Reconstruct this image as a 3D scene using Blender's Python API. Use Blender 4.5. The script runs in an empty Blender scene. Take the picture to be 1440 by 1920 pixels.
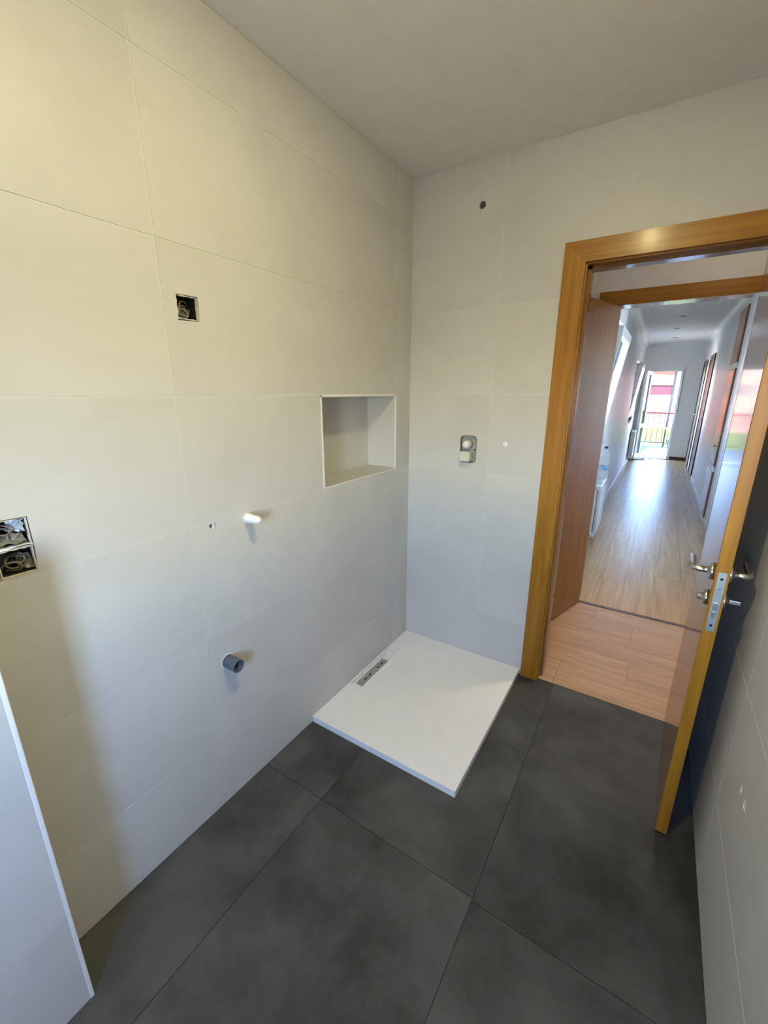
import bpy, bmesh, math, random
from mathutils import Vector, Matrix
random.seed(7)
sc = bpy.context.scene
col = sc.collection

# ------------------------------------------------------------------ camera
F_PX = 789.70
cam_d = bpy.data.cameras.new('camera'); cam = bpy.data.objects.new('camera', cam_d); col.objects.link(cam)
cam_d.sensor_fit = 'HORIZONTAL'; cam_d.sensor_width = 36.0; cam_d.lens = 36.0 * F_PX / 1440.0
cam_d.clip_start = 0.02; cam_d.clip_end = 500
YAW, PITCH, ROLL = 0.5694, -0.2796, 0.0014
fwd = Vector((-math.sin(YAW) * math.cos(PITCH), math.cos(YAW) * math.cos(PITCH), math.sin(PITCH)))
rgt = Vector((math.cos(YAW), math.sin(YAW), 0)); up = rgt.cross(fwd)
r2 = math.cos(ROLL) * rgt + math.sin(ROLL) * up; u2 = -math.sin(ROLL) * rgt + math.cos(ROLL) * up
m = Matrix((r2, u2, -fwd)).transposed().to_4x4(); m.translation = Vector((1.1742, -2.0978, 1.5089))
cam.matrix_world = m
sc.camera = cam

# ------------------------------------------------------------------ world, sun, lamps, exposure
world = bpy.data.worlds.new('sky'); sc.world = world; world.use_nodes = True
wn = world.node_tree; wn.nodes.clear()
sky = wn.nodes.new('ShaderNodeTexSky'); sky.sky_type = 'NISHITA'
sky.sun_disc = False; sky.sun_elevation = math.radians(52); sky.sun_rotation = math.radians(110)
sky.air_density = 1.0; sky.dust_density = 0.1; sky.ozone_density = 4.0
bg = wn.nodes.new('ShaderNodeBackground'); bg.inputs['Strength'].default_value = 5.7
wo = wn.nodes.new('ShaderNodeOutputWorld')
tint = wn.nodes.new('ShaderNodeMix'); tint.data_type = 'RGBA'; tint.blend_type = 'MULTIPLY'; tint.inputs[0].default_value = 1.0
tint.inputs[7].default_value = (1.0, 1.03, 1.15, 1.0)
wn.links.new(sky.outputs[0], tint.inputs[6]); wn.links.new(tint.outputs[2], bg.inputs[0]); wn.links.new(bg.outputs[0], wo.inputs[0])

def light(name, kind, loc, energy, color, **kw):
    d = bpy.data.lights.new(name, kind); d.energy = energy; d.color = color
    for k, v in kw.items(): setattr(d, k, v)
    o = bpy.data.objects.new(name, d); o.location = loc; col.objects.link(o); return o
sun = light('sun', 'SUN', (0, 0, 20), 100.0, (1.0, 0.93, 0.82), angle=0.01)
sun.rotation_euler = Vector((-0.75, -0.08, -0.80)).to_track_quat('-Z', 'Y').to_euler()
light('ceiling_downlight', 'AREA', (0.95, -1.45, 2.478), 8.6, (1.0, 0.89, 0.46), shape='DISK', size=0.07)
light('ceiling_fill', 'POINT', (0.95, -1.45, 2.435), 6.2, (1.0, 0.88, 0.45), shadow_soft_size=0.035)  # added point light, lifts the ceiling that the disk leaves dark
light('lobby_floor_fill', 'SPOT', (1.40, 0.60, 2.43), 62.0, (1.0, 0.84, 0.60), shadow_soft_size=0.04, spot_size=math.radians(70), spot_blend=1.0)  # unseen spot added to brighten the lobby floor
light('lobby_wall_fill', 'POINT', (1.40, 0.52, 2.32), 1.3, (1.0, 0.88, 0.62), shadow_soft_size=0.05)  # second added light, fills the upper lobby wall outside the spot cone
def portal(name, loc, sx, sy, direction):
    o = light(name, 'AREA', loc, 1.0, (1, 1, 1), shape='RECTANGLE', size=sx, size_y=sy)
    o.rotation_euler = Vector(direction).to_track_quat('-Z', 'Z').to_euler()
    o.data.cycles.is_portal = True
    return o
sc.view_settings.view_transform = 'Standard'; sc.view_settings.look = 'None'
sc.view_settings.gamma = 1.0; sc.view_settings.use_curve_mapping = False
sc.view_settings.exposure = 0.50

# ------------------------------------------------------------------ materials
def nmat(name):
    mt = bpy.data.materials.new(name); mt.use_nodes = True
    nt = mt.node_tree; b = nt.nodes['Principled BSDF']
    return mt, nt, b
def coords(nt, scale=(1, 1, 1), rnd=True):
    tc = nt.nodes.new('ShaderNodeTexCoord'); mp = nt.nodes.new('ShaderNodeMapping')
    mp.inputs['Scale'].default_value = scale
    src = tc.outputs['Object']
    if rnd:
        oi = nt.nodes.new('ShaderNodeObjectInfo'); ad = nt.nodes.new('ShaderNodeVectorMath'); ad.operation = 'ADD'
        mu = nt.nodes.new('ShaderNodeMath'); mu.operation = 'MULTIPLY'; mu.inputs[1].default_value = 37.0
        nt.links.new(oi.outputs['Random'], mu.inputs[0]); nt.links.new(src, ad.inputs[0]); nt.links.new(mu.outputs[0], ad.inputs[1])
        src = ad.outputs[0]
    nt.links.new(src, mp.inputs['Vector']); return mp.outputs[0]
def noise(nt, vec, scale, detail=6, rough=0.6, dist=0.0):
    n = nt.nodes.new('ShaderNodeTexNoise'); n.inputs['Scale'].default_value = scale
    n.inputs['Detail'].default_value = detail; n.inputs['Roughness'].default_value = rough; n.inputs['Distortion'].default_value = dist
    nt.links.new(vec, n.inputs['Vector']); return n.outputs['Fac']
def ramp(nt, fac, stops):
    r = nt.nodes.new('ShaderNodeValToRGB'); e = r.color_ramp.elements
    while len(e) < len(stops): e.new(0.5)
    for el, (p, c) in zip(e, stops): el.position = p; el.color = (*c, 1)
    nt.links.new(fac, r.inputs[0]); return r.outputs[0]
def bump(nt, b, h, strength, dist=0.002):
    bp = nt.nodes.new('ShaderNodeBump'); bp.inputs['Strength'].default_value = strength; bp.inputs['Distance'].default_value = dist
    nt.links.new(h, bp.inputs['Height']); nt.links.new(bp.outputs[0], b.inputs['Normal'])
def mottled(name, c1, c2, rough, scale=3.0, bstr=0.0, bscale=60, spec=0.4, stretch=(1, 1, 1), lo=0.3, hi=0.7, detail=8, dist=0.6):
    mt, nt, b = nmat(name); v = coords(nt, stretch)
    f = noise(nt, v, scale, detail, 0.62, dist)
    nt.links.new(ramp(nt, f, [(lo, c1), (hi, c2)]), b.inputs['Base Color'])
    b.inputs['Roughness'].default_value = rough; b.inputs['Specular IOR Level'].default_value = spec
    if bstr: bump(nt, b, noise(nt, v, bscale, 3), bstr)
    return mt
def plain(name, c, rough=0.5, metal=0.0, spec=0.5, coat=0.0, var=0.06, emit=None):
    mt, nt, b = nmat(name); v = coords(nt)
    f = noise(nt, v, 14, 3)
    lo = tuple(max(0, x * (1 - var)) for x in c); hi = tuple(min(1, x * (1 + var)) for x in c)
    nt.links.new(ramp(nt, f, [(0.35, lo), (0.65, hi)]), b.inputs['Base Color'])
    b.inputs['Roughness'].default_value = rough; b.inputs['Metallic'].default_value = metal
    b.inputs['Specular IOR Level'].default_value = spec; b.inputs['Coat Weight'].default_value = coat
    return mt
def wood(name, c1, c2, axis, rough=0.35, coat=0.15, coat_rough=0.16, grain=1.0, spec=0.3):
    mt, nt, b = nmat(name)
    s = [26.0 * grain] * 3; s['xyz'.index(axis)] = 1.3 * grain
    v = coords(nt, s)
    f = noise(nt, v, 1.0, 7, 0.65, 1.2)
    c3 = tuple(x * 0.72 for x in c1)
    nt.links.new(ramp(nt, f, [(0.22, c3), (0.42, c1), (0.68, c2)]), b.inputs['Base Color'])
    b.inputs['Roughness'].default_value = rough
    b.inputs['Specular IOR Level'].default_value = spec
    b.inputs['Coat Weight'].default_value = coat; b.inputs['Coat Roughness'].default_value = coat_rough
    return mt
def glass(name, c=(1, 1, 1), rough=0.0):
    mt, nt, b = nmat(name)
    tr = nt.nodes.new('ShaderNodeBsdfTransparent'); tr.inputs[0].default_value = (*c, 1)
    gl = nt.nodes.new('ShaderNodeBsdfGlossy'); gl.inputs['Roughness'].default_value = rough
    fz = nt.nodes.new('ShaderNodeFresnel'); fz.inputs[0].default_value = 1.45; mx = nt.nodes.new('ShaderNodeMixShader')
    nt.links.new(fz.outputs[0], mx.inputs[0]); nt.links.new(tr.outputs[0], mx.inputs[1]); nt.links.new(gl.outputs[0], mx.inputs[2])
    nt.links.new(mx.outputs[0], nt.nodes['Material Output'].inputs['Surface'])
    return mt

M = {}
M['wall_tile'] = mottled('pale stone tile', (0.545, 0.53, 0.495), (0.625, 0.61, 0.575), 0.42, 1.6, 0.05, 220, 0.35)
M['grout'] = plain('pale grout', (0.76, 0.74, 0.70), 0.8, spec=0.2, var=0.03)
M['grout_matched'] = plain('matched grout', (0.66, 0.645, 0.61), 0.8, spec=0.2, var=0.03)
M['floor_tile'] = mottled('slate floor tile', (0.024, 0.0232, 0.021), (0.092, 0.090, 0.084), 0.60, 2.1, 0.12, 90, 0.35, lo=0.37, hi=0.66, detail=15, dist=0.25)
M['floor_grout'] = plain('dark grout', (0.036, 0.036, 0.034), 0.8, spec=0.2)
M['ceiling'] = plain('ceiling paint', (0.82, 0.79, 0.74), 0.85, spec=0.15, var=0.02)
M['plaster'] = plain('white plaster', (0.84, 0.815, 0.78), 0.7, spec=0.25, var=0.02)
M['plaster_gloss'] = plain('satin white plaster', (0.84, 0.81, 0.77), 0.38, spec=0.4, var=0.02)
M['white_trim'] = plain('white tile trim', (0.82, 0.81, 0.78), 0.4, var=0.02)
M['oak_z'] = wood('honey oak upright', (0.315, 0.132, 0.010), (0.43, 0.198, 0.017), 'z')
M['oak_x'] = wood('honey oak level', (0.315, 0.132, 0.010), (0.43, 0.198, 0.017), 'x')
M['oak_y'] = wood('honey oak level deep', (0.315, 0.132, 0.010), (0.43, 0.198, 0.017), 'y')
M['leaf_wood'] = wood('varnished oak leaf', (0.24, 0.115, 0.040), (0.33, 0.165, 0.062), 'z', 0.13, 0.0, 0.015, 1.0, 0.2)
M['hall_leaf'] = wood('varnished oak hall leaf', (0.27, 0.128, 0.040), (0.36, 0.178, 0.060), 'z', 0.30, 0.0, 0.12, 1.0, 0.12)
M['dark_wood'] = wood('red brown wood', (0.085, 0.034, 0.018), (0.130, 0.055, 0.028), 'z', 0.4, 0.3, 0.1)
M['plank_y'] = wood('oak floor plank along', (0.45, 0.285, 0.145), (0.57, 0.385, 0.21), 'y', 0.35, 0.0, 0.2, 0.8, 0.085)
M['plank_x'] = wood('oak floor plank across', (0.41, 0.245, 0.140), (0.53, 0.335, 0.20), 'x', 0.40, 0.0, 0.2, 0.8, 0.3)
M['plank_gap'] = plain('floor joint', (0.20, 0.13, 0.08), 0.8)
M['tray'] = mottled('white resin tray', (0.87, 0.855, 0.82), (0.90, 0.885, 0.86), 0.55, 8, 0.25, 160, 0.35)
M['steel'] = plain('brushed steel', (0.62, 0.61, 0.58), 0.28, 1.0)
M['zinc'] = plain('zinc plated steel', (0.40, 0.42, 0.42), 0.42, 0.85)
M['drain_steel'] = plain('drain steel', (0.50, 0.50, 0.46), 0.4, 0.6)
M['black'] = plain('black void', (0.010, 0.010, 0.010), 0.6, spec=0.2)
M['box_plastic'] = plain('dark box plastic', (0.020, 0.019, 0.017), 0.3)
M['wire_grey'] = plain('grey cable', (0.20, 0.19, 0.16), 0.4)
M['wire_blue'] = plain('blue grey film', (0.42, 0.50, 0.58), 0.3)
M['wire_brown'] = plain('brown cable', (0.16, 0.12, 0.09), 0.4)
M['cream_plaster'] = plain('broken plaster', (0.72, 0.66, 0.54), 0.9, var=0.12)
M['pvc_grey'] = plain('grey pvc', (0.085, 0.105, 0.125), 0.35)
M['white_plastic'] = plain('white plastic', (0.80, 0.80, 0.79), 0.35)
M['ivory_plastic'] = plain('ivory plastic', (0.62, 0.60, 0.52), 0.4)
M['grey_plastic'] = plain('grey plastic', (0.34, 0.34, 0.33), 0.45)
M['white_enamel'] = plain('white enamel', (0.78, 0.78, 0.75), 0.3, var=0.02)
M['white_pvc'] = plain('white window pvc', (0.80, 0.82, 0.82), 0.25, var=0.02)
M['gasket'] = plain('grey gasket', (0.16, 0.17, 0.16), 0.6)
M['pane'] = glass('window glass', (0.95, 0.98, 0.97))
def film_mat(name, c, amount):
    mt, nt, b = nmat(name); b.inputs['Base Color'].default_value = (*c, 1); b.inputs['Roughness'].default_value = 0.15
    tr = nt.nodes.new('ShaderNodeBsdfTransparent'); mx = nt.nodes.new('ShaderNodeMixShader'); mx.inputs[0].default_value = amount
    nt.links.new(tr.outputs[0], mx.inputs[1]); nt.links.new(b.outputs[0], mx.inputs[2]); nt.links.new(mx.outputs[0], nt.nodes['Material Output'].inputs['Surface'])
    return mt
M['clear_plastic'] = film_mat('clear plastic', (0.80, 0.86, 0.90), 0.22)
M['label_blue'] = plain('blue label', (0.20, 0.42, 0.58), 0.5)
M['cap_navy'] = plain('navy cap', (0.012, 0.012, 0.05), 0.4)
M['terrace'] = mottled('terrace tile', (0.014, 0.019, 0.021), (0.020, 0.026, 0.028), 0.6, 3, spec=0.1)
M['rail_red'] = plain('red brown rail paint', (0.06, 0.010, 0.010), 0.6, spec=0.1)
M['iron'] = plain('dark iron', (0.03, 0.026, 0.024), 0.6, spec=0.2)
M['facade'] = plain('orange red facade', (0.125, 0.031, 0.018), 0.9, spec=0.1, var=0.04)
M['facade_pale'] = plain('pale facade', (0.085, 0.075, 0.070), 0.9, spec=0.1, var=0.03)
M['band'] = plain('dark red band', (0.022, 0.0075, 0.0105), 0.9, spec=0.05)
M['lawn'] = mottled('lawn', (0.020, 0.030, 0.007), (0.028, 0.038, 0.010), 0.9, 0.6, spec=0.05)
M['kerb'] = plain('sand path', (0.055, 0.044, 0.026), 0.9, spec=0.05)
M['street'] = plain('street render', (0.13, 0.125, 0.12), 0.9)
M['yard'] = plain('warm paving', (0.60, 0.47, 0.35), 0.9)
M['leaf_green'] = plain('plant leaf', (0.16, 0.28, 0.03), 0.5)
M['paper'] = plain('crumpled paper', (0.66, 0.64, 0.60), 0.8)

# ------------------------------------------------------------------ mesh helpers
class MB:
    def __init__(s): s.v = []; s.f = []; s.sm = []
    def add(s, verts, faces, smooth=False):
        o = len(s.v); s.v += [tuple(p) for p in verts]
        for f in faces: s.f.append([i + o for i in f]); s.sm.append(smooth)
        return s
    def box(s, x0, x1, y0, y1, z0, z1, mat=None):
        vs = [Vector(p) for p in ((x0, y0, z0), (x1, y0, z0), (x1, y1, z0), (x0, y1, z0), (x0, y0, z1), (x1, y0, z1), (x1, y1, z1), (x0, y1, z1))]
        if mat: vs = [mat @ p for p in vs]
        return s.add(vs, [(0, 3, 2, 1), (4, 5, 6, 7), (0, 1, 5, 4), (1, 2, 6, 5), (2, 3, 7, 6), (3, 0, 4, 7)])
    def bbox(s, x0, x1, y0, y1, z0, z1, r=0.002, mat=None):
        bm = bmesh.new(); t = MB().box(x0, x1, y0, y1, z0, z1)
        vv = [bm.verts.new(p) for p in t.v]
        for f in t.f: bm.faces.new([vv[i] for i in f])
        bmesh.ops.bevel(bm, geom=list(bm.edges), offset=r, segments=2, affect='EDGES', profile=0.5)
        bm.verts.index_update()
        vs = [(mat @ v.co) if mat else v.co.copy() for v in bm.verts]; fs = [[v.index for v in f.verts] for f in bm.faces]
        bm.free(); return s.add(vs, fs)
    def lathe(s, org, axis, prof, n=24, smooth=True):
        a = Vector(axis).normalized(); t = Vector((0, 0, 1)) if abs(a.z) < 0.9 else Vector((1, 0, 0))
        u = a.cross(t).normalized(); w = a.cross(u); O = Vector(org); vs = []; fs = []
        for h, r in prof:
            for k in range(n):
                an = 2 * math.pi * k / n
                vs.append(O + a * h + (u * math.cos(an) + w * math.sin(an)) * r)
        for i in range(len(prof) - 1):
            for k in range(n):
                k2 = (k + 1) % n; fs.append((i * n + k, i * n + k2, (i + 1) * n + k2, (i + 1) * n + k))
        if prof[0][1] > 1e-6: fs.append(tuple(range(n))[::-1])
        if prof[-1][1] > 1e-6: fs.append(tuple((len(prof) - 1) * n + k for k in range(n)))
        return s.add(vs, fs, smooth)
    def tube(s, pts, r, n=10):
        P = [Vector(p) for p in pts]; vs = []; fs = []; prev = None
        for i, p in enumerate(P):
            d = (P[min(i + 1, len(P) - 1)] - P[max(i - 1, 0)]).normalized()
            if prev is None:
                t = Vector((0, 0, 1)) if abs(d.z) < 0.9 else Vector((1, 0, 0)); u = d.cross(t).normalized()
            else: u = (prev - d * prev.dot(d)).normalized()
            prev = u; w = d.cross(u); rr = r[i] if isinstance(r, (list, tuple)) else r
            for k in range(n):
                an = 2 * math.pi * k / n; vs.append(p + (u * math.cos(an) + w * math.sin(an)) * rr)
        for i in range(len(P) - 1):
            for k in range(n):
                k2 = (k + 1) % n; fs.append((i * n + k, i * n + k2, (i + 1) * n + k2, (i + 1) * n + k))
        fs.append(tuple(range(n))[::-1]); fs.append(tuple((len(P) - 1) * n + k for k in range(n)))
        return s.add(vs, fs, True)
    def slab(s, outer, holes, mp, d0, d1, closed=True):
        """plate from a 2D outline with holes; mp(u, v, d) -> xyz, front at depth d0, back at d1"""
        bm = bmesh.new(); edges = []
        for loop in [outer] + holes:
            vv = [bm.verts.new((p[0], p[1], 0)) for p in loop]
            for i in range(len(vv)): edges.append(bm.edges.new((vv[i], vv[(i + 1) % len(vv)])))
        bmesh.ops.triangle_fill(bm, use_beauty=True, use_dissolve=False, edges=edges, normal=(0, 0, 1))
        bm.verts.index_update(); n = len(bm.verts)
        vs = [mp(v.co.x, v.co.y, d0) for v in bm.verts] + [mp(v.co.x, v.co.y, d1) for v in bm.verts]
        fs = [[v.index for v in f.verts] for f in bm.faces]
        if closed: fs += [[v.index + n for v in f.verts][::-1] for f in bm.faces]
        bm.free(); k = 0
        for loop in [outer] + holes:
            L = len(loop)
            for i in range(L): fs.append((k + i, k + i + n, k + (i + 1) % L + n, k + (i + 1) % L))
            k += L
        return s.add(vs, fs)
    def build(s, name, mt, parent=None, label=None):
        me = bpy.data.meshes.new(name); me.from_pydata(s.v, [], s.f); me.update()
        bm = bmesh.new(); bm.from_mesh(me); bmesh.ops.recalc_face_normals(bm, faces=bm.faces); bm.to_mesh(me); bm.free()
        for p, q in zip(me.polygons, s.sm): p.use_smooth = q
        me.materials.append(M[mt] if isinstance(mt, str) else mt)
        o = bpy.data.objects.new(name, me); col.objects.link(o)
        if parent: o.parent = parent
        if label: o['label'] = label
        return o
def tag(o, label, cat=None, group=None, kind=None):
    o['label'] = label
    if cat: o['category'] = cat
    if group: o['group'] = group
    if kind: o['kind'] = kind
    return o
def struct(o, label): return tag(o, label, None, None, 'structure')
def root(name, loc=(0, 0, 0), rz=0.0):
    o = bpy.data.objects.new(name, None); col.objects.link(o); o.location = loc; o.rotation_euler = (0, 0, rz); o.empty_display_size = 0.1
    return o
def thing(name, label, cat, loc=(0, 0, 0), rz=0.0, group=None): return tag(root(name, loc, rz), label, cat, group)
def rect(a0, a1, b0, b1): return [(a0, b0), (a1, b0), (a1, b1), (a0, b1)]
def circ(u, v, r, n=20, jag=0.0): return [(u + r * (1 + random.uniform(-jag, jag)) * math.cos(2 * math.pi * k / n), v + r * (1 + random.uniform(-jag, jag)) * math.sin(2 * math.pi * k / n)) for k in range(n)]
def rrect(a0, a1, b0, b1, r, n=5):
    p = []
    for cu, cv, s in ((a1 - r, b1 - r, 0), (a0 + r, b1 - r, 1), (a0 + r, b0 + r, 2), (a1 - r, b0 + r, 3)):
        for k in range(n + 1):
            an = (s + k / n) * math.pi / 2; p.append((cu + r * math.cos(an), cv + r * math.sin(an)))
    return p
mapL = lambda u, v, d: (-d, u, v)             # left wall: u = y, v = z, d into the wall
mapB = lambda u, v, d: (u, d, v)              # far wall: u = x
W, H, YN = 1.497, 2.491, -3.0
mapR = lambda u, v, d: (W + d, u, v)          # right wall
mapN = lambda u, v, d: (u, YN - d, v)         # near wall
mapF = lambda u, v, d: (u, v, -d)             # floor: u = x, v = y
ROWS = [0.0, 0.300, 0.699, 1.0985, 1.4955, 1.893, 2.292, H]
G = 0.0013                                    # half a joint

def tile(mp, u0, u1, v0, v1, parent, holes=(), mt='wall_tile', th=0.010):
    hs = [h for h in holes if min(p[0] for p in h) > u0 and max(p[0] for p in h) < u1 and min(p[1] for p in h) > v0 and max(p[1] for p in h) < v1]
    return MB().slab(rect(u0 + G, u1 - G, v0 + G, v1 - G), hs, mp, 0.0, th, False).build('tile', mt, parent)

# ================================================================== BATHROOM SHELL
NY0, NY1, NZ0, NZ1, ND = -0.745, -0.145, 1.1005, 1.4935, 0.178      # niche
box1 = [(-1.331, 1.699), (-1.263, 1.702), (-1.262, 1.768), (-1.330, 1.767)]
box2 = [(-1.905, 1.1035), (-1.767, 1.1035), (-1.763, 1.160), (-1.764, 1.236), (-1.902, 1.238)]
hole_cold = [(-1.312, 1.0965), (-1.312, 1.084), (-1.308, 1.076), (-1.300, 1.073), (-1.292, 1.076), (-1.288, 1.084), (-1.288, 1.0965)]
hole_pipe = circ(-1.158, 1.078, 0.018, 16)
hole_waste = circ(-1.300, 0.578, 0.027, 20)

# left wall
wl = MB().slab(rect(YN - 0.15, 0.10, -0.02, H), [rect(NY0, NY1, NZ0, NZ1), box1, box2, hole_cold, hole_pipe, hole_waste], mapL, 0.0016, 0.19).build('wall_left', 'grout')
struct(wl, 'tall left wall of pale stone tiles with a shower niche')
COLS = [YN, -2.571, -1.371, -0.171, 0.0]
for i in range(7):
    for j in range(4):
        v0, v1 = ROWS[i], ROWS[i + 1]; u0, u1 = COLS[j], COLS[j + 1]
        if i == 3 and j == 2: u1 = NY0 + G
        if i == 3 and j == 3: u0 = NY1 - G
        tile(mapL, u0, u1, v0, v1, wl, [box1, box2, hole_cold, hole_pipe, hole_waste])

# far wall with the doorway
DX0, DX1, DZ = 0.800, 1.446, 2.045            # rough opening
hole_shower = circ(0.357, 2.316, 0.0155, 14, 0.12)
hole_plug = circ(0.546, 1.256, 0.0165, 20)
hole_valve = rrect(0.308, 0.398, 1.146, 1.288, 0.020)
outline = [(-0.0016, -0.02), (DX0, -0.02), (DX0, DZ), (DX1, DZ), (DX1, -0.02), (2.10, -0.02), (2.10, H), (-0.0016, H)]
wb = MB().slab(outline, [hole_shower, hole_plug, hole_valve], mapB, 0.0008, 0.10).build('wall_far', 'grout_matched')
struct(wb, 'far wall of pale tiles around the wooden doorway')
XC = [0.0, 0.462, 1.662]
for i in range(7):
    v0, v1 = ROWS[i], ROWS[i + 1]
    tile(mapB, 0.0, 0.462, v0, v1, wb, [hole_shower, hole_plug, hole_valve])
    if v1 < DZ: tile(mapB, 0.462, DX0, v0, v1, wb, [hole_plug])
    elif v0 > DZ: tile(mapB, 0.462, W, v0, v1, wb, [hole_plug])
    else:
        MB().slab([(0.462 + G, v0 + G), (DX0, v0 + G), (DX0, DZ), (DX1, DZ), (DX1, v0 + G), (W, v0 + G), (W, v1 - G), (0.462 + G, v1 - G)], [], mapB, 0.0, 0.010, False).build('tile', 'wall_tile', wb)
    if v1 < DZ: tile(mapB, DX1, W, v0, v1, wb)

# right wall
chip1 = circ(-0.882, 0.517, 0.010, 11, 0.35); chip2 = circ(-0.930, 0.515, 0.013, 11, 0.4)
wr = MB().slab(rect(YN - 0.15, 0.0016, -0.02, H), [], mapR, 0.0016, 0.15).build('wall_right', 'grout')
struct(wr, 'right wall of pale tiles behind the open door')
CR = [YN, -1.90, -0.70, 0.0]
for i in range(7):
    for j in range(3): tile(mapR, CR[j], CR[j + 1], ROWS[i], ROWS[i + 1], wr, [chip1, chip2])

# near wall behind the photographer, with the window that lets the daylight in
WX0, WX1, WZ0, WZ1 = 0.95, 1.45, 0.90, 1.72
wnr = MB().slab(rect(-0.19, W + 0.15, -0.02, H), [rect(WX0, WX1, WZ0, WZ1)], mapN, 0.0016, 0.15).build('wall_near', 'grout')
struct(wnr, 'near wall with the bathroom window')
for i in range(7):
    for (a, b) in ((0.0, 0.30), (0.30, W)):
        v0, v1 = ROWS[i], ROWS[i + 1]
        if b < 1 or v1 <= WZ0 or v0 >= WZ1: tile(mapN, a, b, v0, v1, wnr)
        else:
            lo, hi = max(v0, WZ0), min(v1, WZ1)
            tile(mapN, a, WX0, v0, v1, wnr)
            tile(mapN, WX1, b, v0, v1, wnr)
            if v0 < WZ0: tile(mapN, WX0, WX1, v0, WZ0, wnr)
            if v1 > WZ1: tile(mapN, WX0, WX1, WZ1, v1, wnr)
win0 = root('window_1'); struct(win0, 'white framed bathroom window in the near wall')
MB().slab(rect(WX0, WX1, WZ0, WZ1), [rect(WX0 + 0.05, WX1 - 0.05, WZ0 + 0.05, WZ1 - 0.05)], mapN, 0.06, 0.11).build('window_frame', 'white_pvc', win0)
portal('bathroom_window_portal', ((WX0 + WX1) / 2, YN - 0.155, (WZ0 + WZ1) / 2), WX1 - WX0, WZ1 - WZ0, (0, 1, 0))

# ceiling
struct(MB().box(-0.19, W + 0.15, YN - 0.15, 0.10, H, H + 0.15).build('ceiling', 'ceiling'), 'plain white bathroom ceiling')

# floor
fl = MB().box(-0.19, W + 0.15, YN - 0.15, 0.02, -0.15, -0.0016).build('floor', 'floor_grout')
struct(fl, 'dark slate-look tiled bathroom floor')
FX = [0.0, 0.297, 0.908, W]
for a, b, ys in ((0, 1, [YN, -2.375, -1.172, 0.02]), (1, 2, [YN, -2.375, -1.172, 0.02]), (2, 3, [YN, -2.375, -1.180, 0.02])):
    for k in range(3): tile(mapF, FX[a], FX[b], ys[k], ys[k + 1], fl, mt='floor_tile')

# boxed-out half wall in the left foreground
LX, LY, LZ = 0.1617, -1.909, 1.17
led = MB().box(0.0, LX - 0.002, YN, LY - 0.002, 0.0, LZ).build('wall_ledge', 'grout')
struct(led, 'low boxed-out tiled half wall in the left foreground')
for a, b in ((0.0, 0.300), (0.300, 0.699), (0.699, 1.0985), (1.0985, LZ)):
    tile(lambda u, v, d: (LX - d, u, v), YN, LY - 0.006, a, b, led)
    tile(lambda u, v, d: (u, LY - d, v), 0.0, LX - 0.006, a, b, led)
MB().slab(rect(0, LX, YN, LY), [], lambda u, v, d: (u, v, LZ + 0.01 - d), 0, 0.01).build('cap_tile', 'wall_tile', led)
MB().bbox(LX - 0.008, LX + 0.0015, LY - 0.008, LY + 0.0015, 0.0, LZ + 0.01, 0.002).build('corner_trim', 'white_trim', led, 'white edge strip on the corner of the half wall')

# ================================================================== DOORWAY FRAME
fr = root('trim_1'); struct(fr, 'varnished honey oak frame around the bathroom doorway')
IX0, IX1, IZ = 0.822, 1.424, 2.020; OX0, OX1, OZ = 0.735, 1.4965, 2.101
def mitre(side, y0, y1, mt):
    mb = MB()
    if side == 'l': p = [(OX0, 0), (IX0, 0), (IX0, IZ), (OX0, OZ)]
    elif side == 'r': p = [(IX1, 0), (OX1, 0), (OX1, OZ), (IX1, IZ)]
    else: p = [(OX0, OZ), (IX0, IZ), (IX1, IZ), (OX1, OZ)]
    return mb.slab(p, [], mapB, y0, y1).build('architrave', mt, fr)
mitre('l', -0.016, 0.0, 'oak_z'); mitre('r', -0.016, 0.0, 'oak_z'); mitre('t', -0.016, 0.0, 'oak_x')
mitre('l', 0.10, 0.114, 'oak_z'); mitre('r', 0.10, 0.114, 'oak_z'); mitre('t', 0.10, 0.114, 'oak_x')
MB().box(DX0, IX0 + 0.006, 0.0, 0.1, 0, IZ + 0.006).build('jamb', 'oak_z', fr)
MB().box(IX1 - 0.006, DX1, 0.0, 0.1, 0, IZ + 0.006).build('jamb', 'oak_z', fr)
MB().box(DX0, DX1, 0.0, 0.1, IZ + 0.006 - 0.012, DZ).build('head', 'oak_x', fr)
MB().box(IX0 + 0.006, IX0 + 0.019, 0.042, 0.1, 0, IZ - 0.006).build('door_stop', 'leaf_wood', fr)
MB().box(IX1 - 0.009, IX1 - 0.006, 0.042, 0.1, 0, IZ - 0.006).build('door_stop', 'leaf_wood', fr)
MB().box(IX0 + 0.006, IX1 - 0.009, 0.042, 0.1, IZ - 0.019, IZ - 0.006).build('door_stop', 'leaf_wood', fr)

# bathroom door leaf, opened into the room
def lever(parent, side, z, y, face, bar=0.115, neck=0.052, sign=1, mt='steel'):
    """lever on a leaf whose faces lie at local x = face; side +-1 = which way it sticks out; bar runs along local y * sign"""
    h = MB().tube([(face + side * 0.008, y, z), (face + side * (neck - 0.014), y, z), (face + side * (neck - 0.004), y + sign * 0.004, z), (face + side * neck, y + sign * 0.014, z), (face + side * neck, y + sign * bar, z)], 0.0095, 14).build('lever_handle', mt, parent, 'brushed steel lever handle')
    MB().lathe((face, y, z), (side, 0, 0), [(0, 0.026), (0.007, 0.026), (0.009, 0.024), (0.009, 0.013), (0.016, 0.013), (0.016, 0.0)], 28).build('rosette', mt, h)
    return h
D1 = root('door_1', (1.404, -0.020, 0.0), math.radians(-2.45)); struct(D1, 'glossy oak bathroom door standing open against the right wall')
LW, LT = 0.598, 0.035
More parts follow.
